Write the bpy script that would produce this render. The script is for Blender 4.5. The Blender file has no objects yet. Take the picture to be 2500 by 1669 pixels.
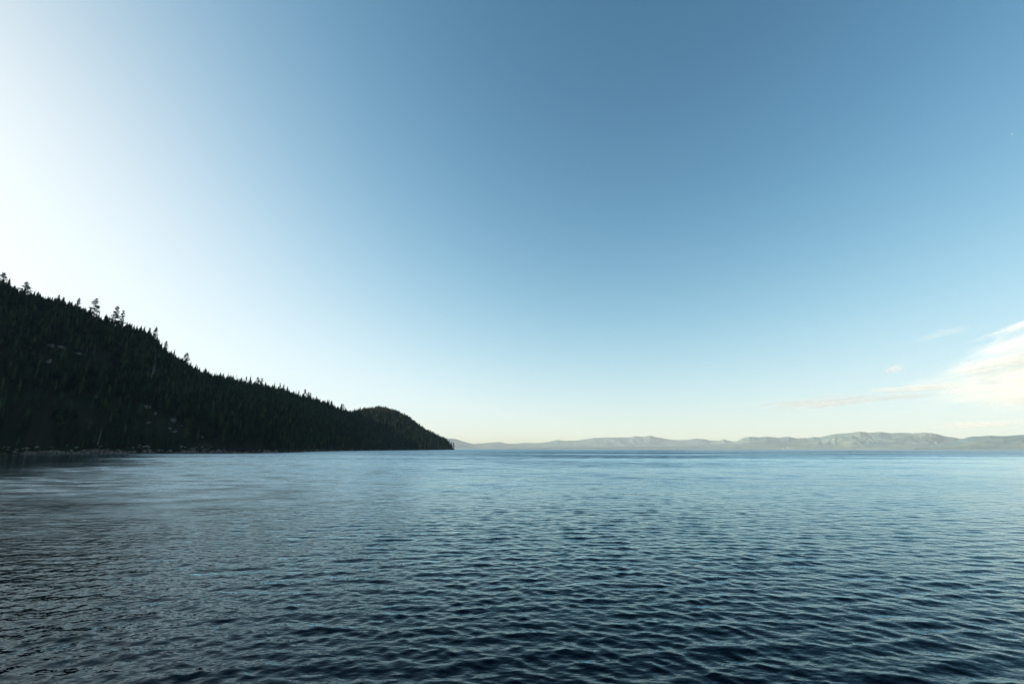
import bpy, math, random
import numpy as np

R = math.radians
C = bpy.context.scene
COL = C.collection
rng = np.random.default_rng(7)
random.seed(7)

# ---------------------------------------------------------------- camera
CAM_Z = 8.0
PITCH = math.atan(260.5 / 1111.0)
camd = bpy.data.cameras.new('camera')
cam = bpy.data.objects.new('camera', camd)
COL.objects.link(cam)
camd.lens = 16.0
camd.sensor_width = 36.0
camd.clip_start = 0.1
camd.clip_end = 200000.0
cam.location = (0, 0, CAM_Z)
cam.rotation_euler = (math.pi / 2 + PITCH, R(-0.07), 0)
C.camera = cam

# ---------------------------------------------------------------- sky, sun, exposure
SUN_EL, SUN_AZ = 11.0, -76.0            # the sun stands left of the frame behind the wooded ridge
w = bpy.data.worlds.new('World')
C.world = w
w.use_nodes = True
sky = w.node_tree.nodes.new('ShaderNodeTexSky')
sky.sky_type = 'NISHITA'
sky.sun_disc = False
sky.sun_elevation = R(SUN_EL)
sky.sun_rotation = R(SUN_AZ)
sky.altitude = 1000
sky.air_density = 0.8
sky.dust_density = 2.6
sky.ozone_density = 1.0
# tone response of the sky: more contrast in the blue, a soft shoulder near the sun
_n, _l = w.node_tree.nodes, w.node_tree.links
_sp = _n.new('ShaderNodeSeparateColor'); _cb = _n.new('ShaderNodeCombineColor')
_l.new(sky.outputs[0], _sp.inputs[0])
def _m(op, a, b):
    x = _n.new('ShaderNodeMath'); x.operation = op
    for i, v in enumerate((a, b)):
        if isinstance(v, (int, float)): x.inputs[i].default_value = v
        else: _l.new(v, x.inputs[i])
    return x.outputs[0]
for _i, (_g, _a, _k, _s) in enumerate(((2.0, 29.877, 0.96, 1.10), (1.80, 25.537, 0.725, 1.25), (1.88, 24.185, 0.665, 1.28))):
    _u = _m('MULTIPLY', _m('POWER', _m('MULTIPLY', _sp.outputs[_i], 0.1), _g), _a * _k)
    _l.new(_m('MULTIPLY', _m('DIVIDE', _u, _m('ADD', _u, 1.0)), _s * 5.0), _cb.inputs[_i])
_l.new(_cb.outputs[0], _n['Background'].inputs[0])
_n['Background'].inputs[1].default_value = 0.1
sund = bpy.data.lights.new('sun', 'SUN')
sund.energy = 5.0
sund.angle = R(0.5)
sund.color = (1.0, 0.86, 0.66)
sun = bpy.data.objects.new('sun', sund)
COL.objects.link(sun)
sun.rotation_euler = (math.pi / 2 - R(SUN_EL), 0, -R(SUN_AZ) + math.pi)
C.view_settings.view_transform = 'Standard'
C.view_settings.look = 'None'
C.view_settings.gamma = 1
C.view_settings.exposure = 1.0
C.cycles.use_denoising = True
C.cycles.volume_bounces = 1
C.cycles.max_bounces = 8
C.cycles.transparent_max_bounces = 16
C.cycles.volume_max_steps = 256

# ---------------------------------------------------------------- helpers
def tag(o, label=None, cat=None, group=None, kind=None):
    if label: o['label'] = label
    if cat: o['category'] = cat
    if group: o['group'] = group
    if kind: o['kind'] = kind
    return o

def link(name, me, mat=None, parent=None, loc=None):
    o = bpy.data.objects.new(name, me)
    COL.objects.link(o)
    if mat is not None and me is not None and not me.materials:
        for m in (mat if isinstance(mat, (list, tuple)) else [mat]):
            me.materials.append(m)
    if parent: o.parent = parent
    if loc is not None: o.location = loc
    return o

def mesh_np(name, V, F, smooth=False, mat_idx=None):
    """V (n,3), F (m,3|4) int arrays"""
    V = np.asarray(V, np.float32); F = np.asarray(F, np.int32)
    me = bpy.data.meshes.new(name)
    k = F.shape[1]
    me.vertices.add(len(V)); me.vertices.foreach_set('co', V.ravel())
    me.loops.add(F.size); me.loops.foreach_set('vertex_index', F.ravel())
    me.polygons.add(len(F))
    me.polygons.foreach_set('loop_start', np.arange(0, F.size, k, dtype=np.int32))
    me.polygons.foreach_set('loop_total', np.full(len(F), k, np.int32))
    me.polygons.foreach_set('use_smooth', np.full(len(F), smooth, bool))
    if mat_idx is not None:
        me.polygons.foreach_set('material_index', np.asarray(mat_idx, np.int32))
    me.update(calc_edges=True)
    me.validate()
    return me

def mesh_py(name, V, F, smooth=False):
    me = bpy.data.meshes.new(name)
    me.from_pydata([tuple(v) for v in V], [], F)
    me.polygons.foreach_set('use_smooth', np.full(len(F), smooth, bool))
    me.update()
    return me

def grid_faces(nr, nc, wrap=False):
    i = np.arange(nr - 1)[:, None]
    j = np.arange(nc if wrap else nc - 1)[None, :]
    j2 = (j + 1) % nc
    return np.stack([i * nc + j + 0 * i, i * nc + j2, (i + 1) * nc + j2, (i + 1) * nc + j], -1).reshape(-1, 4)

_perm = np.random.default_rng(3).random((256, 256))
def vnoise(x, y):
    xi = np.floor(x).astype(int); yi = np.floor(y).astype(int)
    fx = x - xi; fy = y - yi
    fx = fx * fx * (3 - 2 * fx); fy = fy * fy * (3 - 2 * fy)
    a = _perm[xi % 256, yi % 256]; b = _perm[(xi + 1) % 256, yi % 256]
    c = _perm[xi % 256, (yi + 1) % 256]; d = _perm[(xi + 1) % 256, (yi + 1) % 256]
    return (a * (1 - fx) + b * fx) * (1 - fy) + (c * (1 - fx) + d * fx) * fy
def fbm(x, y, o=4, lac=2.03, gain=0.5):
    x = np.asarray(x, float); y = np.asarray(y, float)
    s = 0; a = 1; t = 0
    for k in range(o):
        s = s + a * (vnoise(x + 17.3 * k, y + 9.1 * k) - 0.5); t += a
        x = x * lac; y = y * lac; a *= gain
    return 2 * s / t
def ridged(x, y, o=5):
    x = np.asarray(x, float); y = np.asarray(y, float)
    s = 0; a = 1; t = 0
    for k in range(o):
        s = s + a * (1 - np.abs(2 * vnoise(x + 31.7 * k, y + 5.3 * k) - 1)); t += a
        x = x * 2.07; y = y * 2.07; a *= 0.5
    return s / t

F_PX = 2500 / 36.0 * 16.0
def pix_dir(px, py):
    """photograph pixel -> (azimuth, tangent of elevation), roll of the camera included"""
    x = (px - 1250) / F_PX; y = (834.5 - py) / F_PX
    r = R(0.07)
    x, y = x * math.cos(r) + y * math.sin(r), -x * math.sin(r) + y * math.cos(r)
    wy = math.cos(PITCH) - y * math.sin(PITCH)
    wz = math.sin(PITCH) + y * math.cos(PITCH)
    return math.atan2(x, wy), wz / math.hypot(x, wy)

# ---------------------------------------------------------------- materials
def mat(name):
    m = bpy.data.materials.new(name); m.use_nodes = True
    return m, m.node_tree.nodes, m.node_tree.links, m.node_tree.nodes['Principled BSDF']

def simple(name, col, rough=0.7, spec=0.3):
    m, n, l, b = mat(name)
    b.inputs['Base Color'].default_value = (*col, 1); b.inputs['Roughness'].default_value = rough
    b.inputs['Specular IOR Level'].default_value = spec
    return m

def noisy(name, cols, scale, rough=0.9, detail=4, spec=0.2, bump=0, contrast=(0.35, 0.65), coords='Object', stretch=(1, 1, 1), bscale=None):
    m, n, l, b = mat(name)
    tc = n.new('ShaderNodeTexCoord'); mp = n.new('ShaderNodeMapping')
    if coords == 'Geometry':
        g = n.new('ShaderNodeNewGeometry'); l.new(g.outputs['Position'], mp.inputs[0])
    else:
        l.new(tc.outputs[coords], mp.inputs[0])
    mp.inputs['Scale'].default_value = stretch
    t = n.new('ShaderNodeTexNoise'); t.inputs['Scale'].default_value = scale; t.inputs['Detail'].default_value = detail
    l.new(mp.outputs[0], t.inputs['Vector'])
    cr = n.new('ShaderNodeValToRGB'); l.new(t.outputs[0], cr.inputs[0])
    e = cr.color_ramp.elements
    while len(e) < len(cols): e.new(0.5)
    for i, c in enumerate(cols):
        e[i].position = contrast[0] + (contrast[1] - contrast[0]) * i / (len(cols) - 1); e[i].color = (*c, 1)
    l.new(cr.outputs[0], b.inputs['Base Color'])
    b.inputs['Roughness'].default_value = rough; b.inputs['Specular IOR Level'].default_value = spec
    if bump:
        t2 = n.new('ShaderNodeTexNoise'); t2.inputs['Scale'].default_value = bscale or scale * 3; t2.inputs['Detail'].default_value = 6
        l.new(mp.outputs[0], t2.inputs['Vector'])
        bp = n.new('ShaderNodeBump'); bp.inputs['Distance'].default_value = bump; l.new(t2.outputs[0], bp.inputs['Height']); l.new(bp.outputs[0], b.inputs['Normal'])
    return m

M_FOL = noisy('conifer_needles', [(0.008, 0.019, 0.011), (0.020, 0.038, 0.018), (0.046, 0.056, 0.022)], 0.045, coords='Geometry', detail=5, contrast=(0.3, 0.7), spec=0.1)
M_FOL_SUNLIT = noisy('headland_needles_sunlit', [(0.03, 0.042, 0.018), (0.09, 0.088, 0.034), (0.17, 0.145, 0.062)], 0.03, coords='Geometry', detail=5, contrast=(0.3, 0.7), spec=0.1)  # brighter copy of the needles, low sunlight on the headland put into the colour
M_BARK = noisy('bark', [(0.035, 0.025, 0.018), (0.08, 0.055, 0.04)], 3.0, stretch=(1, 1, 0.2))
M_DEAD = noisy('weathered_wood', [(0.10, 0.095, 0.09), (0.24, 0.22, 0.20)], 1.5, stretch=(1, 1, 0.15))
M_ROCK = noisy('granite', [(0.025, 0.025, 0.028), (0.09, 0.086, 0.084), (0.20, 0.188, 0.178)], 0.7, bump=0.3, contrast=(0.3, 0.7))
M_BOULDER = noisy('shore_granite', [(0.05, 0.044, 0.04), (0.14, 0.12, 0.108), (0.29, 0.25, 0.225)], 0.8, bump=0.2, contrast=(0.3, 0.7), coords='Geometry')

def per_tree(m, k=2.4):
    """each tree a little lighter, darker or browner than the next"""
    n, l = m.node_tree.nodes, m.node_tree.links
    at = n.new('ShaderNodeAttribute'); at.attribute_name = 'tint'
    oi = n.new('ShaderNodeObjectInfo')
    sm = n.new('ShaderNodeMath'); sm.operation = 'ADD'; l.new(at.outputs['Fac'], sm.inputs[0]); l.new(oi.outputs['Random'], sm.inputs[1])
    fr = n.new('ShaderNodeMath'); fr.operation = 'FRACT'; l.new(sm.outputs[0], fr.inputs[0])
    cr = n.new('ShaderNodeValToRGB'); l.new(fr.outputs[0], cr.inputs[0])
    e = cr.color_ramp.elements
    e[0].color = (0.55, 0.6, 0.6, 1); e[1].position = 1.0; e[1].color = (k, k * 0.95, k * 0.8, 1)
    q = e.new(0.6); q.color = (1.0, 1.1, 1.0, 1); q = e.new(0.86); q.color = (1.5, 1.7, 1.5, 1); q = e.new(0.93); q.color = (2.3, 1.9, 1.3, 1)
    b = n['Principled BSDF']; src = b.inputs['Base Color'].links[0].from_socket
    mx = n.new('ShaderNodeMix'); mx.data_type = 'RGBA'; mx.blend_type = 'MULTIPLY'; mx.inputs[0].default_value = 1
    l.new(src, mx.inputs[6]); l.new(cr.outputs[0], mx.inputs[7]); l.new(mx.outputs[2], b.inputs['Base Color'])
    # needles let part of the sun through
    tl = n.new('ShaderNodeBsdfTranslucent'); l.new(mx.outputs[2], tl.inputs[0])
    ms = n.new('ShaderNodeMixShader'); ms.inputs[0].default_value = 0.38; l.new(b.outputs[0], ms.inputs[1]); l.new(tl.outputs[0], ms.inputs[2])
    l.new(ms.outputs[0], n['Material Output'].inputs['Surface'])
per_tree(M_FOL); per_tree(M_FOL_SUNLIT, 2.8)  # headland tint reaches higher, painting more sunlight into it

def hill_material():
    m, n, l, b = mat('forest_floor')
    g = n.new('ShaderNodeNewGeometry')
    sep = n.new('ShaderNodeSeparateXYZ'); l.new(g.outputs['Position'], sep.inputs[0])
    t = n.new('ShaderNodeTexNoise'); t.inputs['Scale'].default_value = 0.012; t.inputs['Detail'].default_value = 8; t.inputs['Roughness'].default_value = 0.65
    l.new(g.outputs['Position'], t.inputs['Vector'])
    cr = n.new('ShaderNodeValToRGB'); l.new(t.outputs[0], cr.inputs[0])
    e = cr.color_ramp.elements
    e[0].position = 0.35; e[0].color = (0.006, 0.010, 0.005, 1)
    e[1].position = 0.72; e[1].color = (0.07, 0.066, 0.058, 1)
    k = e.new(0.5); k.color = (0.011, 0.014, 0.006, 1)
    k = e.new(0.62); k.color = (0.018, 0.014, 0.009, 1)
    # bare granite bank just above the waterline
    t2 = n.new('ShaderNodeTexNoise'); t2.inputs['Scale'].default_value = 0.02; t2.inputs['Detail'].default_value = 5
    l.new(g.outputs['Position'], t2.inputs['Vector'])
    mr = n.new('ShaderNodeMath'); mr.operation = 'MULTIPLY_ADD'; l.new(t2.outputs[0], mr.inputs[0]); mr.inputs[1].default_value = -26.0; mr.inputs[2].default_value = 15.0
    sub = n.new('ShaderNodeMath'); sub.operation = 'ADD'; l.new(sep.outputs[2], sub.inputs[0]); l.new(mr.outputs[0], sub.inputs[1])
    ss = n.new('ShaderNodeMapRange'); ss.inputs['From Min'].default_value = 3.0; ss.inputs['From Max'].default_value = 5.5
    ss.inputs['To Min'].default_value = 1.0; ss.inputs['To Max'].default_value = 0.0; l.new(sub.outputs[0], ss.inputs[0])
    t3 = n.new('ShaderNodeTexNoise'); t3.inputs['Scale'].default_value = 0.35; t3.inputs['Detail'].default_value = 6; l.new(g.outputs['Position'], t3.inputs['Vector'])
    cr3 = n.new('ShaderNodeValToRGB'); l.new(t3.outputs[0], cr3.inputs[0])
    cr3.color_ramp.elements[0].position = 0.38; cr3.color_ramp.elements[0].color = (0.035, 0.028, 0.022, 1)
    cr3.color_ramp.elements[1].position = 0.62; cr3.color_ramp.elements[1].color = (0.19, 0.15, 0.125, 1)
    mx = n.new('ShaderNodeMix'); mx.data_type = 'RGBA'; l.new(ss.outputs[0], mx.inputs[0]); l.new(cr.outputs[0], mx.inputs[6]); l.new(cr3.outputs[0], mx.inputs[7])
    l.new(mx.outputs[2], b.inputs['Base Color']); b.inputs['Roughness'].default_value = 1; b.inputs['Specular IOR Level'].default_value = 0.1
    return m
M_HILL = hill_material()

# ---------------------------------------------------------------- water
def water_material():
    m, n, l, b = mat('lake_water')
    n.remove(b)
    g = n.new('ShaderNodeNewGeometry')
    def math_(op, a, bb=None, c=None):
        x = n.new('ShaderNodeMath'); x.operation = op
        for i, v in enumerate((a, bb, c)):
            if v is None: continue
            if isinstance(v, (int, float)): x.inputs[i].default_value = v
            else: l.new(v, x.inputs[i])
        return x.outputs[0]
    sep = n.new('ShaderNodeSeparateXYZ'); l.new(g.outputs['Position'], sep.inputs[0])
    comb = n.new('ShaderNodeCombineXYZ'); l.new(sep.outputs[0], comb.inputs[0]); l.new(sep.outputs[1], comb.inputs[1])
    P = comb.outputs[0]
    def height(vec, scale, detail, rot, stretch, dist):
        mp = n.new('ShaderNodeMapping'); mp.inputs['Rotation'].default_value = (0, 0, rot); mp.inputs['Scale'].default_value = (stretch, 1, 1)
        l.new(vec, mp.inputs[0])
        t = n.new('ShaderNodeTexNoise'); t.noise_dimensions = '2D'; t.inputs['Scale'].default_value = scale; t.inputs['Detail'].default_value = detail
        t.inputs['Roughness'].default_value = 0.5; t.inputs['Distortion'].default_value = dist
        l.new(mp.outputs[0], t.inputs['Vector'])
        return t.outputs[0]
    def offs(dx, dy):
        v = n.new('ShaderNodeVectorMath'); v.operation = 'ADD'; l.new(P, v.inputs[0]); v.inputs[1].default_value = (dx, dy, 0)
        return v.outputs[0]
    def slopes(scale, detail, rot, stretch, eps, amp, dist=0.0):
        # the true slope of a wave field, sampled with a fixed step in metres
        h0 = height(P, scale, detail, rot, stretch, dist)
        hx = height(offs(eps, 0), scale, detail, rot, stretch, dist); hy = height(offs(0, eps), scale, detail, rot, stretch, dist)
        k = amp / eps
        return math_('MULTIPLY', math_('SUBTRACT', h0, hx), k), math_('MULTIPLY', math_('SUBTRACT', h0, hy), k)
    # small wind ripples everywhere, wavelets of one to several metres
    ax, ay = slopes(2.4, 2.0, R(12), 0.6, 0.03, WV_A)
    bx, by = slopes(0.75, 2.5, R(-14), 0.5, 0.08, WV_B)
    # the long waves are modelled near the boat; farther out their slopes are carried here
    ln = n.new('ShaderNodeVectorMath'); ln.operation = 'LENGTH'; l.new(P, ln.inputs[0])
    fd = n.new('ShaderNodeMapRange'); fd.inputs['From Min'].default_value = 20; fd.inputs['From Max'].default_value = 160; l.new(ln.outputs['Value'], fd.inputs[0])
    bw = math_('MULTIPLY_ADD', fd.outputs[0], 0.75, 0.10)
    aw = math_('MULTIPLY_ADD', fd.outputs[0], 0.3, 1.0)
    # wind patches: long streaks of rougher and calmer water
    mp = n.new('ShaderNodeMapping'); mp.inputs['Rotation'].default_value = (0, 0, R(8)); mp.inputs['Scale'].default_value = (0.30, 1, 1); l.new(P, mp.inputs[0])
    t = n.new('ShaderNodeTexNoise'); t.noise_dimensions = '2D'; t.inputs['Scale'].default_value = 0.0048; t.inputs['Detail'].default_value = 9; t.inputs['Roughness'].default_value = 0.68; l.new(mp.outputs[0], t.inputs['Vector'])
    pr = n.new('ShaderNodeMapRange'); pr.inputs['From Min'].default_value = 0.36; pr.inputs['From Max'].default_value = 0.64
    pr.inputs['To Min'].default_value = 0.45; pr.inputs['To Max'].default_value = 1.45; l.new(t.outputs[0], pr.inputs[0])
    # sheltered water in the lee of the wooded shore
    lr = n.new('ShaderNodeMapRange'); lr.interpolation_type = 'SMOOTHSTEP'; lr.inputs['From Min'].default_value = -75; lr.inputs['From Max'].default_value = 22
    lr.inputs['To Min'].default_value = 0.16; lr.inputs['To Max'].default_value = 1.0; l.new(math_('ADD', math_('MULTIPLY_ADD', sep.outputs[1], 0.77, sep.outputs[0]), math_('MULTIPLY_ADD', t.outputs[0], 160.0, -80.0)), lr.inputs[0])
    # open lake beyond a thousand metres is wind-roughened
    fr = n.new('ShaderNodeMapRange'); fr.interpolation_type = 'SMOOTHSTEP'; fr.inputs['From Min'].default_value = 650; fr.inputs['From Max'].default_value = 950
    fr.inputs['To Min'].default_value = 0.0; fr.inputs['To Max'].default_value = 0.30; l.new(math_('MULTIPLY_ADD', sep.outputs[0], 0.35, sep.outputs[1]), fr.inputs[0])
    amp = math_('MULTIPLY', math_('ADD', pr.outputs[0], fr.outputs[0]), lr.outputs[0])
    sx = math_('MULTIPLY', math_('ADD', math_('MULTIPLY', ax, aw), math_('MULTIPLY', bx, bw)), amp)
    sy = math_('MULTIPLY', math_('ADD', math_('MULTIPLY', ay, aw), math_('MULTIPLY', by, bw)), amp)
    nv = n.new('ShaderNodeCombineXYZ'); l.new(sx, nv.inputs[0]); l.new(sy, nv.inputs[1]); nv.inputs[2].default_value = 0
    ad = n.new('ShaderNodeVectorMath'); ad.operation = 'ADD'; l.new(g.outputs['Normal'], ad.inputs[0]); l.new(nv.outputs[0], ad.inputs[1])
    nn = n.new('ShaderNodeVectorMath'); nn.operation = 'NORMALIZE'; l.new(ad.outputs[0], nn.inputs[0])
    # waves too small to model out there are roughness; it grows with the wind and beyond the modelled waves
    rd = n.new('ShaderNodeMapRange'); rd.inputs['From Min'].default_value = 3.6; rd.inputs['From Max'].default_value = 6.2
    rd.inputs['To Min'].default_value = 0.0; rd.inputs['To Max'].default_value = 1.0; l.new(math_('LOGARITHM', ln.outputs['Value'], 2.71828), rd.inputs[0])
    m4 = n.new('ShaderNodeMapping'); m4.inputs['Rotation'].default_value = (0, 0, R(-6)); m4.inputs['Scale'].default_value = (0.45, 1, 1); l.new(P, m4.inputs[0])
    t4 = n.new('ShaderNodeTexNoise'); t4.noise_dimensions = '2D'; t4.inputs['Scale'].default_value = 0.16; t4.inputs['Detail'].default_value = 5; t4.inputs['Roughness'].default_value = 0.6; l.new(m4.outputs[0], t4.inputs['Vector'])
    p4 = n.new('ShaderNodeMapRange'); p4.inputs['From Min'].default_value = 0.33; p4.inputs['From Max'].default_value = 0.67; p4.inputs['To Min'].default_value = 0.45; p4.inputs['To Max'].default_value = 1.5; l.new(t4.outputs[0], p4.inputs[0])
    rough = math_('MULTIPLY_ADD', math_('MULTIPLY', math_('MULTIPLY', rd.outputs[0], p4.outputs[0]), amp), WV_R, 0.05)
    sig = math_('MULTIPLY', math_('MULTIPLY', rough, rough), 0.6)
    dt = n.new('ShaderNodeVectorMath'); dt.operation = 'DOT_PRODUCT'; l.new(nn.outputs[0], dt.inputs[0]); l.new(g.outputs['Incoming'], dt.inputs[1])
    cs = math_('MAXIMUM', dt.outputs['Value'], 0.0)
    ce = math_('MINIMUM', math_('SQRT', math_('ADD', math_('MULTIPLY', cs, cs), math_('MULTIPLY', sig, sig))), 1.0)
    fres = math_('MINIMUM', math_('MULTIPLY', math_('POWER', math_('MULTIPLY_ADD', math_('POWER', math_('SUBTRACT', 1.0, ce), 5.0), 0.98, 0.02), 1.35), 1.28), 1.0)
    gl = n.new('ShaderNodeBsdfGlossy'); gl.inputs['Color'].default_value = (0.79, 0.95, 1.0, 1); l.new(rough, gl.inputs['Roughness']); l.new(nn.outputs[0], gl.inputs['Normal'])
    df = n.new('ShaderNodeBsdfDiffuse'); df.inputs['Color'].default_value = (0.0006, 0.0035, 0.0085, 1)
    mx = n.new('ShaderNodeMixShader'); l.new(fres, mx.inputs[0]); l.new(df.outputs[0], mx.inputs[1]); l.new(gl.outputs[0], mx.inputs[2])
    l.new(mx.outputs[0], n['Material Output'].inputs['Surface'])
    return m
WV_A, WV_B, WV_R = 0.035, 0.30, 0.28

def build_water():
    dense = np.linspace(R(-58), R(58), 1100)
    coarse = np.linspace(R(58), R(302), 130)[1:-1]
    az = np.concatenate([dense, coarse])
    r1 = np.exp(np.arange(math.log(3.0), math.log(420.0), 0.0042))
    r2 = np.exp(np.linspace(math.log(425.0), math.log(36000.0), 110))
    r = np.concatenate([r1, r2])
    dr = np.gradient(r)
    X = r[:, None] * np.sin(az)[None, :]; Y = r[:, None] * np.cos(az)[None, :]
    Z = np.zeros_like(X); DX = np.zeros_like(X); DY = np.zeros_like(X)
    g = np.random.default_rng(11)
    nd = len(dense)
    N = 150
    lam = np.exp(g.uniform(math.log(0.14), math.log(2.9), N))
    th = np.where(g.random(N) < 0.6, g.normal(R(97), R(24), N), g.normal(R(55), R(30), N))
    slope = 0.0200 * np.where(lam < 0.42, (lam / 0.42) ** 0.9, np.where(lam < 1.0, 1.0, (1.0 / lam) ** 0.5)) * g.uniform(0.6, 1.4, N)
    for i in range(N):
        k = 2 * math.pi / lam[i]
        f = np.clip((lam[i] / (dr * 3.0) - 1.0), 0, 1)
        f = f * np.clip((420 - r) / 200, 0, 1)
        nr = int((f > 0).sum())
        if nr == 0: continue
        cx, cy = math.cos(th[i]), math.sin(th[i])
        xs = X[:nr, :nd]; ys = Y[:nr, :nd]
        ph = k * (xs * cx + ys * cy) + g.uniform(0, 6.283)
        grp = 1 + 0.6 * np.sin(0.13 * k * (xs * cy - ys * cx) + i) * np.sin(0.11 * k * (xs * cx + ys * cy) + 2.1 * i)
        a = (slope[i] / k) * f[:nr, None] * grp
        Z[:nr, :nd] += a * np.cos(ph)
        q = a * 1.25 * np.sin(ph)
        DX[:nr, :nd] -= q * cx; DY[:nr, :nd] -= q * cy
    q = np.clip((X[:, :nd] + 0.77 * Y[:, :nd] + 42) / 44, 0, 1); lee = 0.25 + 0.75 * q * q * (3 - 2 * q)
    Z[:, :nd] *= lee; DX[:, :nd] *= lee; DY[:, :nd] *= lee
    edge = np.clip(np.minimum(np.arange(nd), nd - 1 - np.arange(nd)) / 40.0, 0, 1)
    Z[:, :nd] *= edge; DX[:, :nd] *= edge; DY[:, :nd] *= edge
    V = np.stack([X + DX, Y + DY, Z], -1).reshape(-1, 3)
    nc = len(az)
    F = grid_faces(len(r), nc, wrap=True)[:, ::-1]
    # cap the hub
    hub = len(V)
    V = np.vstack([V, [[0, 0, 0]]])
    me = mesh_np('lake', V, F, smooth=True)
    return me, nc, hub
lake_me, _nc, _hub = build_water()
lake = link('lake_water', lake_me, water_material())
tag(lake, 'dark blue rippled lake water stretching to the far shore', kind='structure')

# ---------------------------------------------------------------- wooded hill on the left
def interp_az(knots):
    k = sorted(knots)
    a = np.array([q[0] for q in k]); v = np.array([q[1] for q in k])
    return lambda x: np.interp(x, a, v)

AZ = lambda px, py=1094: pix_dir(px, py)[0]
# crest line of the ground (tree tops stand above it): photograph column, row, distance of the crest
near_crest = [(0, 704, 1500), (60, 730, 1480), (110, 742, 1460), (150, 750, 1450), (240, 784, 1450), (300, 806, 1480), (340, 822, 1510), (380, 848, 1540),
              (400, 870, 1560), (430, 890, 1600), (480, 917, 1660), (540, 934, 1730), (600, 947, 1800), (650, 955, 1870), (700, 967, 1960),
              (760, 986, 2100), (830, 1008, 2300), (870, 1020, 2420), (903, 1032, 2520), (940, 1048, 2620), (975, 1066, 2720), (1008, 1086, 2800), (1020, 1095, 2850)]
nd_ = []
for px, py, d in near_crest:
    a, t = pix_dir(px, py); nd_.append((a, d, CAM_Z + t * d))
nd_ += [(R(-58), 1480, 395), (R(-72), 1450, 390), (R(-95), 1500, 380), (R(-120), 1600, 330)]
cr_d = interp_az([(a, d) for a, d, z in nd_]); cr_z = interp_az([(a, z) for a, d, z in nd_])
sh_d = interp_az([(AZ(0), 1000), (AZ(200), 950), (AZ(400), 915), (AZ(600), 905), (AZ(680), 1010), (AZ(750), 1250), (AZ(800), 1480), (AZ(900), 1880),
                  (AZ(960), 2200), (AZ(1022), 2620), (R(-60), 1000), (R(-80), 950), (R(-120), 1000)])
def shore(az):
    return sh_d(az) * (1 + 0.012 * fbm(az * 40, az * 0 + 3.3, 4) + 0.006 * fbm(az * 230, az * 0 + 1.3, 3))
def near_pt(az, s):
    az = np.asarray(az, float); s = np.asarray(s, float)
    ds = shore(az); dc = cr_d(az); H = cr_z(az)
    d = np.where(s <= 1, ds + (dc - ds) * s, dc + (s - 1) * 900)
    front = np.where(s > 0, np.power(np.clip(s, 0, 1), 0.86), s * 1.2)
    z = np.where(s <= 1, H * front, H * (1 - 0.25 * (s - 1) ** 2))
    x = d * np.sin(az); y = d * np.cos(az)
    m = np.clip(4 * s * (1 - s), 0, 1)
    z = z + m * np.clip(H / 300, 0.1, 1) * (16 * fbm(x / 170, y / 170, 5) + 7 * ridged(x / 60, y / 60, 3) - 3)
    z = z + np.clip(s * 60, 0, 1) * np.clip(1 - s * 20, 0, 1) * 2.0
    return x, y, z
def build_hill():
    az = np.linspace(R(-120), AZ(1020), 900)
    s = np.concatenate([np.linspace(-0.04, 0.05, 24)[:-1], np.linspace(0.05, 1, 150), np.linspace(1, 2, 30)[1:]])
    A, S = np.meshgrid(az, s)
    x, y, z = near_pt(A, S)
    return mesh_np('hill', np.stack([x, y, z], -1).reshape(-1, 3), grid_faces(len(s), len(az))[:, ::-1], True)
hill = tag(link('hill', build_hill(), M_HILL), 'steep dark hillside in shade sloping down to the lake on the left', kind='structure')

# ---------------------------------------------------------------- headland beyond it, its crest still in the sun
head = [(800, 1035, 3500), (835, 1022, 3500), (861, 1013.5, 3480), (886, 1008, 3450), (912, 1006, 3420), (932, 1006, 3400), (954, 1009, 3400), (971, 1016, 3420), (997, 1028, 3480), (1031, 1052, 3580),
        (1065, 1069, 3680), (1091, 1082, 3760), (1104, 1091, 3800), (1109, 1095, 3810)]
hd_ = []
for px, py, d in head:
    a, t = pix_dir(px, py); hd_.append((a, d, CAM_Z + t * d))
h_d = interp_az([(a, d) for a, d, z in hd_]); h_z = interp_az([(a, z) for a, d, z in hd_])
hs_d = interp_az([(AZ(760), 2500), (AZ(880), 2500), (AZ(960), 2520), (AZ(1022), 2750), (AZ(1060), 3100), (AZ(1109), 3790)])
def head_pt(az, s):
    az = np.asarray(az, float); s = np.asarray(s, float)
    ds = hs_d(az) * (1 + 0.01 * fbm(az * 90, az * 0 + 8.3, 4)); dc = h_d(az); H = h_z(az)
    d = np.where(s <= 1, ds + (dc - ds) * s, dc + (s - 1) * 700)
    front = np.where(s > 0, np.sin(np.clip(s, 0, 1) * math.pi / 2) ** 0.9, s * 1.2)
    z = np.where(s <= 1, H * front, H * (1 - 0.8 * (s - 1) ** 2))
    x = d * np.sin(az); y = d * np.cos(az)
    m = np.clip(4 * s * (1 - s), 0, 1) * np.clip(H / 150, 0.1, 1)
    z = z + m * (18 * fbm(x / 200, y / 200, 5))
    return x, y, z
def build_head():
    az = np.linspace(AZ(800), AZ(1109), 260)
    s = np.concatenate([np.linspace(-0.03, 0.05, 12)[:-1], np.linspace(0.05, 1, 90), np.linspace(1, 2, 30)[1:]])
    A, S = np.meshgrid(az, s)
    x, y, z = head_pt(A, S)
    return mesh_np('headland', np.stack([x, y, z], -1).reshape(-1, 3), grid_faces(len(s), len(az))[:, ::-1], True)
headland = tag(link('headland', build_head(), M_HILL), 'rounded wooded headland at the end of the left shore', kind='structure')

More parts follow.
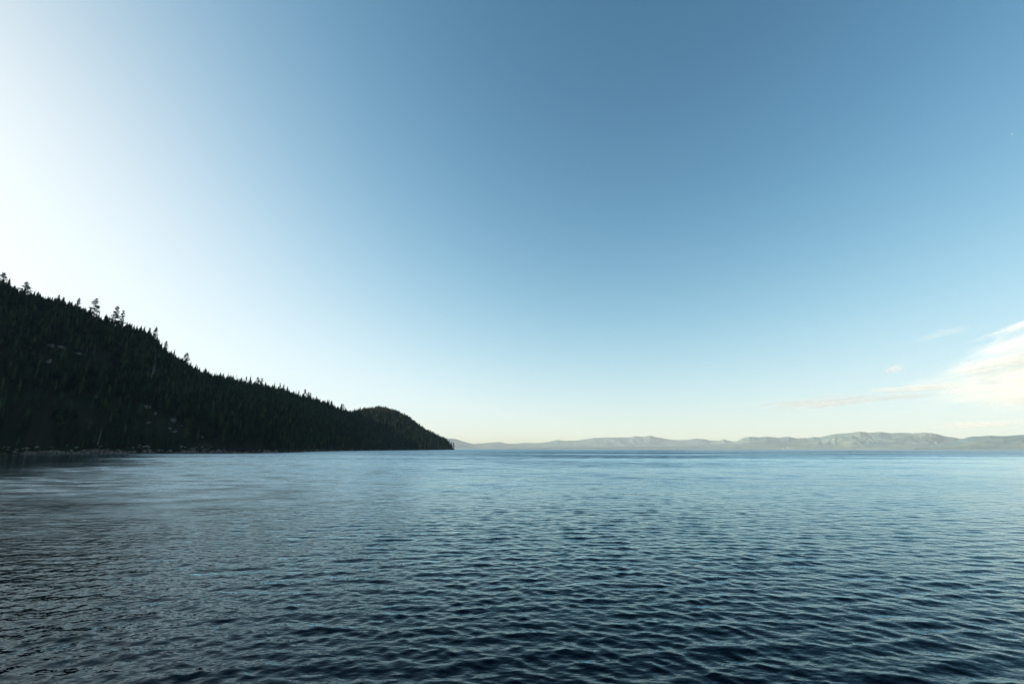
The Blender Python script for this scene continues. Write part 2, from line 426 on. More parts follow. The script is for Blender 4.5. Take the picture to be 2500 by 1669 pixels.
# ---------------------------------------------------------------- unseen range added west of the lake, its crest shaped to shade the near shore
def build_shading_range():
    yk = [-3000, -500, 1200, 1568, 1831, 2047, 2130, 2185, 2244, 2310, 2375, 2600, 3200, 3650, 3780, 3960, 4200, 4800, 6500]
    hk = [800, 900, 920, 870, 800, 750, 740, 672, 655, 662, 745, 790, 800, 700, 655, 635, 625, 560, -5]
    y = np.linspace(-3000, 6500, 420); t = np.linspace(-1, 1, 61)
    T, Yg = np.meshgrid(t, y)
    H = np.interp(Yg, yk, hk)
    prof = (1 - np.abs(T)) ** 1.15
    X = -3280 + T * 1500
    Z = H * prof + 60 * (1 - np.abs(T)) * np.abs(T) * 4 * fbm(X / 400, Yg / 400, 5) - 4
    Z = Z + np.where(np.abs(T) < 0.02, 10 * fbm(Yg / 60, Yg * 0, 3), 0)
    return mesh_np('mountains', np.stack([X, Yg, Z], -1).reshape(-1, 3), grid_faces(len(y), len(t))[:, ::-1], True)
tag(link('shading_range_west', build_shading_range(), M_HILL), 'unseen mountain range added west of the lake to shade the near hill', kind='structure')

# ---------------------------------------------------------------- far shore mountains
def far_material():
    m, n, l, b = mat('far_mountain_hazed')
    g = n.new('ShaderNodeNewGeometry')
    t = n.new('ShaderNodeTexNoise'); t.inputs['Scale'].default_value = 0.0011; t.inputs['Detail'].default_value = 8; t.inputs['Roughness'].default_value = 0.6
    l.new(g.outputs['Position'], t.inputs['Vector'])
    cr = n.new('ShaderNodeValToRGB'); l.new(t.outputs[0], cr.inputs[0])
    e = cr.color_ramp.elements  # pale blue-green stops put part of the distance haze into the colour
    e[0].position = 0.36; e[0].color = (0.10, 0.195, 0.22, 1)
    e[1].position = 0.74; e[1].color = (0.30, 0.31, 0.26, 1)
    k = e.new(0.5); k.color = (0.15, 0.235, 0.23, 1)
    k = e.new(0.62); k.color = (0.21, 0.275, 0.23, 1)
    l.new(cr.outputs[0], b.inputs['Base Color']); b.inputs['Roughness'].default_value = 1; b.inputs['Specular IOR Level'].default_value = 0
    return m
M_FAR = far_material()
right_pts = [(1240, 1093), (1262, 1092.5), (1690, 1086), (1740, 1083), (1790, 1078), (1800, 1074.5), (1815, 1067), (1830, 1064), (1855, 1065.5), (1870, 1063.5), (1900, 1066.5), (1925, 1064), (1945, 1067.5), (1970, 1067), (1985, 1064),
             (2000, 1065), (2035, 1057.5), (2060, 1055), (2075, 1054), (2100, 1050.5), (2120, 1054), (2150, 1051.5), (2175, 1055), (2195, 1053), (2230, 1055),
             (2258, 1052.5), (2285, 1055.5), (2305, 1062), (2330, 1065), (2348, 1068), (2380, 1072), (2440, 1078), (2520, 1084), (2700, 1080), (3400, 1080)]
left_pts = [(700, 1082), (900, 1078), (1060, 1073), (1100, 1070), (1112, 1071), (1130, 1077), (1145, 1081), (1157, 1083.5), (1180, 1081.5), (1205, 1079.5), (1220, 1078.5), (1240, 1082.5),
            (1262, 1082.5), (1275, 1080.5), (1320, 1080.5), (1340, 1077.5), (1362, 1072.5), (1368, 1074.5), (1400, 1075), (1420, 1072.5), (1450, 1067.5),
            (1500, 1066.5), (1540, 1066), (1550, 1063), (1570, 1065), (1586, 1062), (1600, 1065), (1620, 1069), (1645, 1072.5), (1680, 1072), (1700, 1068.5),
            (1725, 1071), (1732, 1073.5), (1755, 1074), (1767, 1070.5), (1785, 1075.5), (1830, 1076), (2000, 1078), (2500, 1080)]
near_pts = [(2230, 1092), (2270, 1087), (2300, 1080), (2330, 1074), (2345, 1070), (2360, 1065), (2375, 1062.5), (2410, 1060.5), (2450, 1061), (2490, 1058.5), (2560, 1056), (2700, 1050), (3000, 1048), (3400, 1060)]
def build_far(pts, d_sh, d_cr, seed, ncol):
    kk = []
    for px, py in pts:
        a, t = pix_dir(px, py); kk.append((a, CAM_Z + t * d_cr))
    ka = np.array([q[0] for q in kk]); kz = np.array([q[1] for q in kk])
    az = np.linspace(ka[0], ka[-1], ncol)
    s = np.concatenate([np.linspace(-0.03, 1, 90), np.linspace(1, 2, 25)[1:]])
    A, S = np.meshgrid(az, s)
    Hc = np.interp(az, ka, kz)
    k_ = max(3, int(R(3.0) / (az[1] - az[0]))); ker = np.hanning(2 * k_ + 1); ker /= ker.sum()
    Hs = np.convolve(np.pad(Hc, k_, mode='edge'), ker, 'valid')
    Hc = Hc + 7 * fbm(az * 260 + seed, az * 0 + seed, 4)
    # spurs and side valleys running down from the crest line
    wp = 0.05 * fbm(A * 14 + seed, S * 1.5 + seed, 4)
    spur = 0.55 * ridged((A + wp) * 26 + seed, S * 1.2 + seed * 2, 4) + 0.45 * ridged((A - wp) * 85 + S * 1.5, S * 3.2 + seed, 4)
    wgt = np.clip(S, 0, 1) ** 2.2
    H = Hc[None, :] * wgt + (Hs * 1.0)[None, :] * (1 - wgt) * (0.75 + 0.30 * spur)
    D = np.where(S <= 1, d_sh + (d_cr - d_sh) * S, d_cr + (S - 1) * 3000)
    X = D * np.sin(A); Y = D * np.cos(A)
    wx = 900 * fbm(X / 2600 + seed, Y / 2600, 3); wy = 900 * fbm(X / 2600, Y / 2600 + seed + 4, 3)
    rg = 0.45 * ridged((X + wx) / 3600 + seed, (Y + wy) / 3300 + seed, 5) + 0.55 * ridged((X + wy) / 1250 + seed, (Y - wx) / 1250 + seed, 6)
    base = np.where(S <= 1, np.sign(S) * np.abs(S) ** 0.75, 1 - 0.6 * (S - 1) ** 1.5)
    m = np.clip(4 * S * (1 - S), 0, 1) ** 0.6
    Z = H * base * (1 - 0.50 * m * (0.80 - rg).clip(-0.1, 1)) + np.where(S > 0, 1, 0) * np.clip(H / 300, 0.1, 1) * 10 * fbm(X / 260, Y / 260, 5)
    return mesh_np('mountains', np.stack([X, Y, Z], -1).reshape(-1, 3), grid_faces(len(s), len(az))[:, ::-1], True)
tag(link('far_mountains_north', build_far(left_pts, 23000, 26500, 4.0, 1300), M_FAR), 'palest blue grey mountain range on the far horizon', kind='structure')
tag(link('far_mountains_east', build_far(right_pts, 17500, 21000, 9.0, 1500), M_FAR), 'hazy green and tan mountains across the lake', kind='structure')
tag(link('far_hills', build_far(near_pts, 13500, 16000, 14.0, 700), M_FAR), 'greener hazy hills across the lake at the right', kind='structure')

# ---------------------------------------------------------------- conifers
def conifer(seed, layers, per, width, droop, core=5, bare=0.12, top_flat=0.0, gap=0.0, sub=1):
    """unit-height conifer crown as arrays of triangles: drooping whorls of pointed sprays around a thin core"""
    g = np.random.default_rng(seed)
    V = []; F = []
    def tri(a, b, c):
        i = len(V); V.extend([a, b, c]); F.append((i, i + 1, i + 2))
    # core
    cw = width * 0.42
    n = core; zs = [bare + 0.03, 0.45, 0.75, 0.985]
    rs = [cw * 0.65, cw * 0.75, cw * 0.42, 0.002]
    if gap > 0: rs = [q * 0.35 for q in rs]
    for a in range(3):
        for k in range(n):
            p0 = 6.283 * k / n; p1 = 6.283 * (k + 1) / n
            q = [(rs[a] * math.cos(p0), rs[a] * math.sin(p0), zs[a]), (rs[a] * math.cos(p1), rs[a] * math.sin(p1), zs[a]),
                 (rs[a + 1] * math.cos(p1), rs[a + 1] * math.sin(p1), zs[a + 1]), (rs[a + 1] * math.cos(p0), rs[a + 1] * math.sin(p0), zs[a + 1])]
            tri(q[0], q[1], q[2]); tri(q[0], q[2], q[3])
    for L in range(layers):
        f = L / (layers - 1.0)
        z = bare + (0.97 - bare) * f ** 0.92
        env = (1 - f) ** 0.75 if top_flat == 0 else ((1 - f) ** 0.75 * (1 - top_flat) + top_flat * math.sqrt(max(0, 1 - (f * 1.0) ** 3)))
        env *= min(1.0, 0.55 + 2.5 * f)
        for k in range(per):
            if g.random() < gap: continue
            p = 6.283 * (k + g.random() * 0.8) / per + L * 2.4
            r = width * (env + 0.03) * g.uniform(0.6, 1.25)
            zt = z - droop * r * g.uniform(0.5, 1.3)
            hw = r * 0.36 + 0.004
            cx, sx = math.cos(p), math.sin(p)
            for q in range(sub):
                o = (q - (sub - 1) / 2) * 0.5
                c2, s2 = math.cos(p + o), math.sin(p + o)
                rr = r * (1 - 0.25 * abs(o)) * g.uniform(0.8, 1.1)
                zz = zt + g.uniform(-0.01, 0.01)
                tri((0, 0, z + 0.022), (c2 * rr * 0.62 - s2 * hw / sub, s2 * rr * 0.62 + c2 * hw / sub, zz + 0.004), (c2 * rr, s2 * rr, zz))
                tri((0, 0, z + 0.022), (c2 * rr, s2 * rr, zz), (c2 * rr * 0.62 + s2 * hw / sub, s2 * rr * 0.62 - c2 * hw / sub, zz + 0.004))
                tri((0, 0, z - 0.012), (c2 * rr * 0.62 + s2 * hw / sub, s2 * rr * 0.62 - c2 * hw / sub, zz + 0.004), (c2 * rr * 0.62 - s2 * hw / sub, s2 * rr * 0.62 + c2 * hw / sub, zz + 0.004))
    # leader
    tri((-0.004, 0, 0.94), (0.004, 0, 0.94), (0, 0, 1.0)); tri((0, -0.004, 0.94), (0, 0.004, 0.94), (0, 0, 1.0))
    return np.array(V), np.array(F)
def trunk_mesh(n=6, r=0.013, top=0.9, curve=0.0):
    V = []; F = []
    zs = [-0.06, 0.03, 0.35, 0.7, top]
    rs = [r * 1.5, r, r * 0.75, r * 0.4, r * 0.12]
    for z, q in zip(zs, rs):
        for k in range(n):
            V.append((q * math.cos(6.283 * k / n) + curve * z * z, q * math.sin(6.283 * k / n), z))
    for a in range(len(zs) - 1):
        for k in range(n):
            b0 = a * n + k; b1 = a * n + (k + 1) % n
            F.append((b0, b1, b1 + n)); F.append((b0, b1 + n, b0 + n))
    return np.array(V), np.array(F)

low = [conifer(100 + i, 9, 6, (0.17, 0.20, 0.23, 0.26, 0.21, 0.30)[i], 0.25, core=4, bare=(0.1, 0.12, 0.15, 0.2, 0.08, 0.25)[i]) for i in range(6)]
mid = [conifer(200 + i, 16, 8, (0.13, 0.15, 0.17, 0.19, 0.22, 0.16, 0.25, 0.20)[i], (0.35, 0.25, 0.3, 0.2, 0.15, 0.4, 0.1, 0.2)[i], bare=(0.08, 0.12, 0.1, 0.18, 0.25, 0.1, 0.3, 0.2)[i],
               top_flat=(0, 0, 0, 0.1, 0.3, 0, 0.4, 0.1)[i], gap=(0, 0, 0.05, 0.1, 0.2, 0, 0.25, 0.1)[i], sub=2) for i in range(8)]
MID_ME = [mesh_np('conifer_crown', v, f) for v, f in mid]
TRK_ME = mesh_np('conifer_trunk', *trunk_mesh())
for m_ in MID_ME: m_.materials.append(M_FOL)
TRK_ME.materials.append(M_BARK)

def tree(name, label, cat, group, me, trk, loc, H, rz, lean=0.0, wide=1.0):
    o = bpy.data.objects.new(name, None); COL.objects.link(o); o.empty_display_size = 1
    o.location = loc; o.rotation_euler = (0, lean, rz); o.scale = (H * wide, H * wide, H)
    tag(o, label, cat, group)
    for nm, me_ in (('trunk', trk), ('crown', me)):
        c = bpy.data.objects.new(nm, me_); COL.objects.link(c); c.parent = o
    return o

def place(ptf, px, py):
    """ground point of the slope seen at a photograph pixel"""
    a, t = pix_dir(px, py)
    s = np.linspace(0.0, 1.0, 400)
    x, y, z = ptf(np.full_like(s, a), s)
    tt = (z - CAM_Z) / np.hypot(x, y)
    i = int(np.argmax(tt >= t)) if (tt >= t).any() else len(s) - 1
    return (float(x[i]), float(y[i]), float(z[i])), a

def scatter(ptf, a0, a1, spacing, seed, s1=1.10, clear=0.0):
    """trees over a slope, one per spacing squared of ground, thinner in the clearings"""
    g = np.random.default_rng(seed)
    n = int((a1 - a0) * 2600 * 900 / spacing ** 2 * 2.2)
    az = g.uniform(a0, a1, n); s = g.uniform(0.004, s1, n)
    x, y, z = ptf(az, s)
    e = 1e-3
    x1, y1, _ = ptf(az + e, s); x2, y2, _ = ptf(az, s + 1e-3)
    area = np.abs((x1 - x) * (y2 - y) - (x2 - x) * (y1 - y)) / (e * 1e-3)       # m2 per unit
    dens = area * (a1 - a0) * (s1 - 0.004) / spacing ** 2 / n
    dens = dens * np.where(fbm(x / 120 + 5, y / 120 + z / 90, 4) > clear, 1.0, 0.28)
    keep = (g.random(n) < dens) & (z > 1.8)
    return az[keep], s[keep], np.stack([x, y, z], -1)[keep]

def realise(pos, H, protos, seed, wide=1.0):
    g = np.random.default_rng(seed)
    Vs = []; Fs = []; off = 0; Ts = []
    which = g.integers(0, len(protos), len(pos))
    for k, (v, f) in enumerate(protos):
        idx = np.where(which == k)[0]
        if not len(idx): continue
        an = g.uniform(0, 6.283, len(idx)); h = H[idx]; wd = wide * h * g.uniform(0.7, 1.55, len(idx))
        ca, sa = np.cos(an)[:, None], np.sin(an)[:, None]
        X = (v[None, :, 0] * ca - v[None, :, 1] * sa) * wd[:, None] + pos[idx, 0][:, None]
        Y = (v[None, :, 0] * sa + v[None, :, 1] * ca) * wd[:, None] + pos[idx, 1][:, None]
        Z = v[None, :, 2] * h[:, None] + pos[idx, 2][:, None] - 0.5
        Vs.append(np.stack([X, Y, Z], -1).reshape(-1, 3))
        Fs.append((f[None] + (np.arange(len(idx)) * len(v))[:, None, None]).reshape(-1, 3) + off)
        Ts.append(np.repeat(g.random(len(idx)), len(v)))
        off += len(idx) * len(v)
    me = mesh_np('forest', np.vstack(Vs), np.vstack(Fs))
    at = me.attributes.new('tint', 'FLOAT', 'POINT'); at.data.foreach_set('value', np.concatenate(Ts).astype(np.float32))
    return me

# --- landmarks of the slope: granite outcrops and dead snags
def rock_mesh(seed, sub=2, sq=(1, 1, 0.6), rough=0.35):
    import bmesh
    bm = bmesh.new(); bmesh.ops.create_icosphere(bm, subdivisions=sub, radius=1)
    g = np.random.default_rng(seed)
    pl = g.normal(size=(9, 3)); pl /= np.linalg.norm(pl, axis=1)[:, None]; dd = g.uniform(0.62, 0.95, 9)
    for v in bm.verts:
        p = np.array(v.co)
        for a in range(9):
            t = p @ pl[a]
            if t > dd[a]: p = p - (t - dd[a]) * pl[a]
        p = p * (1 + rough * 0.25 * float(fbm(p[0] * 2 + seed, p[1] * 2 + p[2] * 3, 3))) * np.array(sq)
        v.co = p
    me = bpy.data.meshes.new('rock'); bm.to_mesh(me); bm.free()
    return me
rocks = [rock_mesh(i, 4, (1, 0.8, 0.75), 2.6) for i in range(5)]
for r_ in rocks: r_.materials.append(M_ROCK)
outcrops = [(122, 849, 12, 6, 'pale grey rock slab high on the left of the dark slope'), (148, 851, 11, 5, 'bluish grey ledge beside the high rock slab'),
            (191, 867, 9, 5, 'small grey outcrop between the high ledge and a pale snag'), (344, 857, 8, 5, 'grey rock below the ridge where the skyline steepens'),
            (373, 861, 8, 6, 'brighter rock right under the steep skyline step'), (296, 921, 10, 4, 'low flat rock in the middle of the olive scrub'),
            (432, 963, 12, 5, 'smooth pale rock beside the leaning silver snag'), (358, 997, 13, 8, 'largest pale tan boulder face halfway down the slope'),
            (378, 1014, 6, 7, 'narrow upright rock just below the large tan face'), (361, 1036, 8, 6, 'rounded tan rock below the large tan face'),
            (422, 1030, 12, 8, 'grey blue broken rock face low on the slope'), (414, 1049, 7, 5, 'small white rock left of the lowest rock face'),
            (425, 1057, 10, 5, 'wide whitish rock above the shoreline rubble'), (443, 1042, 5, 3, 'tiny white rock right of the grey blue face'),
            (472, 1033, 8, 5, 'faint brown rock right of the broken rock face'), (458, 1051, 4, 3, 'single pale stone above the rubble shore'),
            (494, 1070, 5, 5, 'pale stone near the foot of the slope'), (118, 888, 6, 9, 'reddish brown rock strip under the high rock slab')]
LM = []
for i, (px, py, w_, h_, lab) in enumerate(outcrops):
    p, a = place(near_pt, px, py)
    d = math.hypot(p[0], p[1]); k = d / 1640
    o = link('rock_outcrop', rocks[i % 5], loc=(p[0], p[1], p[2] + h_ * k * 0.2))
    o.scale = (w_ * k * 0.8, w_ * k * 0.6, h_ * k * 1.15); o.rotation_euler = (0.1 * (i % 3), 0.15 * (i % 4), -a + 0.3 * (i % 5 - 2))
    tag(o, lab, 'rock', 'granite outcrops on the dark slope')
    LM.append((p[0], p[1], w_ * k))
hrocks = [(1042, 1066, 7, 4, 'pale ledge high on the slope of the headland'), (1036, 1078, 5, 9, 'grey cliff patch low on the headland'), (1052, 1074, 8, 4, 'slanting grey rock on the headland slope'),
          (922, 1031, 8, 3, 'small grey rock below the sunlit crest of the headland')]
for i, (px, py, w_, h_, lab) in enumerate(hrocks):
    p, a = place(head_pt, px, py)
    d = math.hypot(p[0], p[1]); k = d / 1200
    o = link('rock_outcrop', rocks[i % 5], loc=(p[0], p[1] - 6, p[2] + 6))
    o.scale = (w_ * k * 0.6, w_ * k * 0.5, h_ * k * 0.7 + 4); o.rotation_euler = (0, 0.2, i)
    tag(o, lab, 'rock', 'rocks on the headland')

def snag_mesh(seed):
    g = np.random.default_rng(seed)
    V, F = trunk_mesh(6, 0.022, 1.0); B = list(map(tuple, V)); G = [tuple(q) for q in F]
    for k in range(9):
        z = g.uniform(0.3, 0.92); p = g.uniform(0, 6.283); L = (1 - z) * 0.22 + 0.04; w = 0.006
        i = len(B)
        tip = (math.cos(p) * L, math.sin(p) * L, z + g.uniform(-0.03, 0.06))
        B += [(-math.sin(p) * w, math.cos(p) * w, z), (math.sin(p) * w, -math.cos(p) * w, z), (0, 0, z + 2 * w), tip]
        G += [(i, i + 1, i + 3), (i + 1, i + 2, i + 3), (i + 2, i, i + 3)]
    return mesh_np('dead_tree', np.array(B), np.array(G))
snags = [(228, 868, 24, 0.1, 'short pale snag below the high grey ledge'), (367, 934, 66, 0.12, 'tall thin grey dead tree leaning right under the steep skyline'),
         (399, 928, 32, 0.08, 'pale straight snag under the ridge shoulder'), (449, 972, 34, 0.18, 'silver dead tree leaning right beside a smooth rock'),
         (373, 925, 38, 0.1, 'faint grey dead trunk right of the tall leaning one'), (667, 974, 12, 0, 'short grey snag high on the middle slope'),
         (716, 1090, 14, 0.0, 'small bare grey tree at the shore of the middle slope'), (745, 1089, 13, 0.0, 'straight pale stick of a dead tree by the water'),
         (238, 1088, 44, 0.15, 'long brown dead trunk leaning right above the pinkish bank'), (860, 1088, 15, 0, 'pale snag near the water before the headland'),
         (995, 1084, 16, 0, 'grey snag low on the headland')]
for i, (px, py, hp, lean, lab) in enumerate(snags):
    p, a = place(near_pt if px < 950 else head_pt, px, py)
    d = math.hypot(p[0], p[1]); hyp = math.hypot(px - 1250, 1130)
    H = hp * d / hyp * 0.95
    o = link('dead_tree', snag_mesh(i), M_DEAD)
    o.location = (p[0], p[1], p[2]); o.rotation_euler = (0, lean * 0.4, 0); o.scale = (H, H, H)
    tag(o, lab, 'dead tree', 'dead trees on the wooded slope')
    LM.append((p[0], p[1], 3))

# --- boulders along the waterline
bould = [rock_mesh(40 + i, 2, (1, 0.85, 0.7), 0.5) for i in range(5)]
for r_ in bould: r_.materials.append(M_BOULDER)
zones = [(0, 60, 14, 'granite boulder on the low shore at the left edge of the picture'), (60, 255, 40, 'granite boulder on the pinkish bare bank at the left'),
         (255, 310, 8, 'granite boulder on the dark shore right of the pinkish bank'), (312, 368, 30, 'granite boulder in the small pile under the olive scrub'),
         (368, 436, 12, 'granite boulder on the thin shore between the two rubble piles'), (436, 555, 60, 'granite boulder in the long rubble pile at the foot of the slope'),
         (555, 690, 30, 'small granite boulder where the shore bends away'), (690, 960, 30, 'tiny granite boulder on the distant shore')]
zones_bank = {60: 7, 312: 9, 436: 9, 0: 5}
g = np.random.default_rng(21)
for x0, x1, n_, lab in zones:
    for k in range(n_):
        px = g.uniform(x0, x1)
        a = AZ(px)
        s_ = g.uniform(0.0, 1.0) ** 1.6 * zones_bank.get(x0, 2.5) / 372 + 0.001
        s_ = float(s_) if g.random() < 0.75 else 0.002
        x, y, z = near_pt(a, s_)
        big = g.random()
        r_ = (0.9 + 2.1 * big * big) * (0.85 if x0 >= 555 else 1)
        o = link('boulder', bould[int(g.integers(0, 5))], loc=(float(x), float(y), max(float(z), 0.1) + r_ * 0.3))
        o.scale = (r_ * 1.2, r_, r_ * g.uniform(0.7, 1.1)); o.rotation_euler = (g.uniform(-.3, .3), g.uniform(-.3, .3), g.uniform(0, 6.28))
        tag(o, ('larger pale ' if big > 0.7 else 'pale ') + lab, 'boulder', 'granite boulders along the waterline')

# --- skyline trees one can tell apart: column, top row, base row, crown width px, lean, kind
def open_pine(seed, layers, width, gap, flat):
    """an open pine: uneven limbs carrying flat tufts of needles, sky showing between them"""
    g = np.random.default_rng(seed)
    V = []; F = []
    def tri(a, b, c):
        i = len(V); V.extend([a, b, c]); F.append((i, i + 1, i + 2))
    z = 0.16 if flat > 0.2 else 0.12
    z0 = z
    while z < 0.985:
        f = (z - z0) / (1 - z0)
        env = ((1 - f) ** 0.8 * (1 - flat) + flat * math.sqrt(max(0, 1 - f ** 2.5))) * min(1, 0.5 + 2.2 * f)
        p = g.uniform(0, 6.283); r = width * 0.78 * (0.12 + env) * g.uniform(0.45, 1.2)
        dz = r * g.uniform(-0.15, 0.28) * (1.2 - f)
        c, s_ = math.cos(p), math.sin(p); w = 0.004
        tri((0, 0, z - w), (0, 0, z + w), (c * r, s_ * r, z + dz)); tri((-s_ * w, c * w, z), (s_ * w, -c * w, z), (c * r, s_ * r, z + dz))
        for q in range(22):
            u = g.uniform(0.35, 1.08) if g.random() > gap * 0.5 else g.uniform(0.7, 1.1)
            a = p + g.normal(0, 0.33); R_ = r * u
            cx, cy, cz = math.cos(a) * R_, math.sin(a) * R_, z + dz * u + g.normal(0, 0.007) + 0.006
            L = 0.024 + 0.10 * r; o = a + g.normal(0, 0.9)
            tri((cx - math.sin(o) * L * 0.45, cy + math.cos(o) * L * 0.45, cz + g.uniform(-.006, .006)), (cx + math.sin(o) * L * 0.45, cy - math.cos(o) * L * 0.45, cz + g.uniform(-.006, .006)), (cx + math.cos(o) * L, cy + math.sin(o) * L, cz + g.uniform(-0.012, 0.012)))
            tri((cx - math.cos(o) * L * 0.5, cy - math.sin(o) * L * 0.5, cz - 0.006), (cx + math.cos(o) * L * 0.5, cy + math.sin(o) * L * 0.5, cz - 0.004), (cx, cy, cz + 0.018))
        z += 0.0085 * g.uniform(0.5, 1.5) * (1 + gap)
        if g.random() < gap * 0.25: z += 0.03
    me = mesh_np('pine_crown', np.array(V), np.array(F)); me.materials.append(M_FOL); return me
sky_trees = [(8, 668, 722, 0.30, 0.0, 'broad crowned pine rising at the left edge of the skyline'), (66, 690, 742, 0.32, 0.0, 'rounded wide pine, second tall one from the left on the ridge'),
             (236, 731, 780, 0.26, 0.0, 'tiered pine standing clear above the ridge, left of a close pair'), (287, 749, 800, 0.24, 0.0, 'taller tree of the close pair with layered open branches on the ridge'),
             (301, 760, 806, 0.22, 0.0, 'lower tree at the right of the close pair on the ridge'), (144, 722, 756, 0.20, 0.0, 'slim pointed conifer on the ridge right of the wide pines'),
             (193, 730, 768, 0.20, 0.0, 'pointed conifer on the ridge left of the tiered pine'), (382, 800, 850, 0.2, 0.0, 'pointed conifer at the top of the steep skyline step'),
             (366, 802, 846, 0.2, 0, 'pointed conifer just left of the steep skyline step'), (407, 833, 878, 0.22, 0, 'dense conifer at the bottom of the steep skyline step'),
             (456, 863, 904, 0.26, 0, 'bushy conifer standing above the falling ridge'), (602, 920, 947, 0.14, 0, 'thin spike of a conifer left of the sunlit clump'),
             (630, 922, 952, 0.30, 0, 'open pine at the left end of the sunlit clump'), (640, 924, 954, 0.24, 0, 'slim pine inside the sunlit clump on the ridge'),
             (684, 936, 964, 0.22, 0, 'first of two small trees right of the sunlit clump'), (693, 939, 966, 0.2, 0, 'second of two small trees right of the sunlit clump'),
             (745, 951, 983, 0.24, 0, 'lone tall conifer on the middle of the falling ridge'), (836, 986, 1011, 0.42, 0, 'lone spreading pine on the ridge before the headland'),
             (730, 955, 978, 0.16, 0, 'short spike of a conifer left of the lone tall conifer')]
sk = []
for i, (px, y0, y1, wd, lean, lab) in enumerate(sky_trees):
    a, t0 = pix_dir(px, y0)
    d = float(cr_d(a)) - 4
    x, y, z = near_pt(a, 0.995)
    x, y, z = float(x), float(y), float(z)
    H = CAM_Z + t0 * math.hypot(x, y) - z + 1
    crown = open_pine(300 + i, 13 if wd > 0.21 else 15, wd, 0.32 if wd > 0.21 else 0.12, 0.45 if wd > 0.25 else 0.15)
    tree('pine_tree' if wd > 0.21 else 'conifer', lab, 'tree', 'trees standing out on the skyline', crown, TRK_ME, (x, y, z - 1), max(H, 9), i * 1.3, lean)
    sk.append((x, y))
a, t0 = pix_dir(578, 915); x, y, z = [float(q) for q in near_pt(a, 0.99)]
H = CAM_Z + t0 * math.hypot(x, y) - z + 1
o = link('dead_tree', snag_mesh(77), M_DEAD); o.location = (x, y, z - 1); o.scale = (H * 1.6, H * 1.6, H)
tag(o, 'pale bare tree on the skyline left of the sunlit clump', 'dead tree', 'dead trees on the wooded slope')
tips = [(1084, 1066, 'tallest conifer near the tip of the headland', 0), (1091, 1068, 'slender conifer above the tip of the headland', 0), (1097, 1073, 'conifer halfway between the slender one and the tip', 0),
        (1103, 1077, 'small conifer close to the tip of the headland', 0), (1109.0, 1079, 'last conifer leaning over the water at the tip of the headland', 0.12)]
for i, (px, y0, lab, lean) in enumerate(tips):
    a, t0 = pix_dir(px, y0); x, y, z = [float(q) for q in head_pt(a, 0.97)]
    H = CAM_Z + t0 * math.hypot(x, y) - z + 1
    tree('conifer', lab, 'tree', 'conifers at the tip of the headland', open_pine(350 + i, 12, 0.2, 0.1, 0.1), TRK_ME, (x, y, z - 1), max(H, 9), i, lean)

# --- the near forest
az_, s_, pos = scatter(near_pt, R(-66), AZ(1015), 7.8, 5, clear=-0.08)
gg = np.random.default_rng(9)
Ht = 15 + 13 * gg.random(len(pos)) + 15 * gg.random(len(pos)) ** 5
Ht *= np.where(fbm(pos[:, 0] / 150, pos[:, 1] / 150, 3) > -0.1, 1.0, 0.8)
Ht *= np.where(pos[:, 2] < 14, 0.8, 1.0)
Ht *= 1 + np.clip((s_ - 0.9) * 8, 0, 1) * np.interp(az_, [AZ(350), AZ(560)], [0.0, 0.35]) * (gg.random(len(pos)) > 0.55)
lm = np.array(LM)
# nothing grows in front of or on the bare rocks
dd = np.hypot(pos[:, 0][:, None] - lm[None, :, 0], pos[:, 1][:, None] - lm[None, :, 1])
toward = (pos[:, 0][:, None] * lm[None, :, 0] + pos[:, 1][:, None] * lm[None, :, 1]) / np.hypot(lm[:, 0], lm[:, 1])[None, :]
inf = (toward < np.hypot(lm[:, 0], lm[:, 1])[None, :] + lm[None, :, 2] * 0.5) & (dd < (lm[:, 2] * 0.8 + 17)[None, :]) 
cross = np.abs(pos[:, 0][:, None] * lm[None, :, 1] - pos[:, 1][:, None] * lm[None, :, 0]) / np.hypot(lm[:, 0], lm[:, 1])[None, :]
inf &= cross < (lm[:, 2] * 0.8 + 2)[None, :]
ok = ~inf.any(1)
# keep the told-apart skyline trees clear
sk = np.array(sk)
ds_ = np.hypot(pos[:, 0][:, None] - sk[None, :, 0], pos[:, 1][:, None] - sk[None, :, 1]).min(1)
ok &= ds_ > 5
az_, s_, pos, Ht = az_[ok], s_[ok], pos[ok], Ht[ok]
dist = np.hypot(pos[:, 0], pos[:, 1])
inview = az_ > R(-47.4)
score = np.where(inview, Ht / dist, 0)
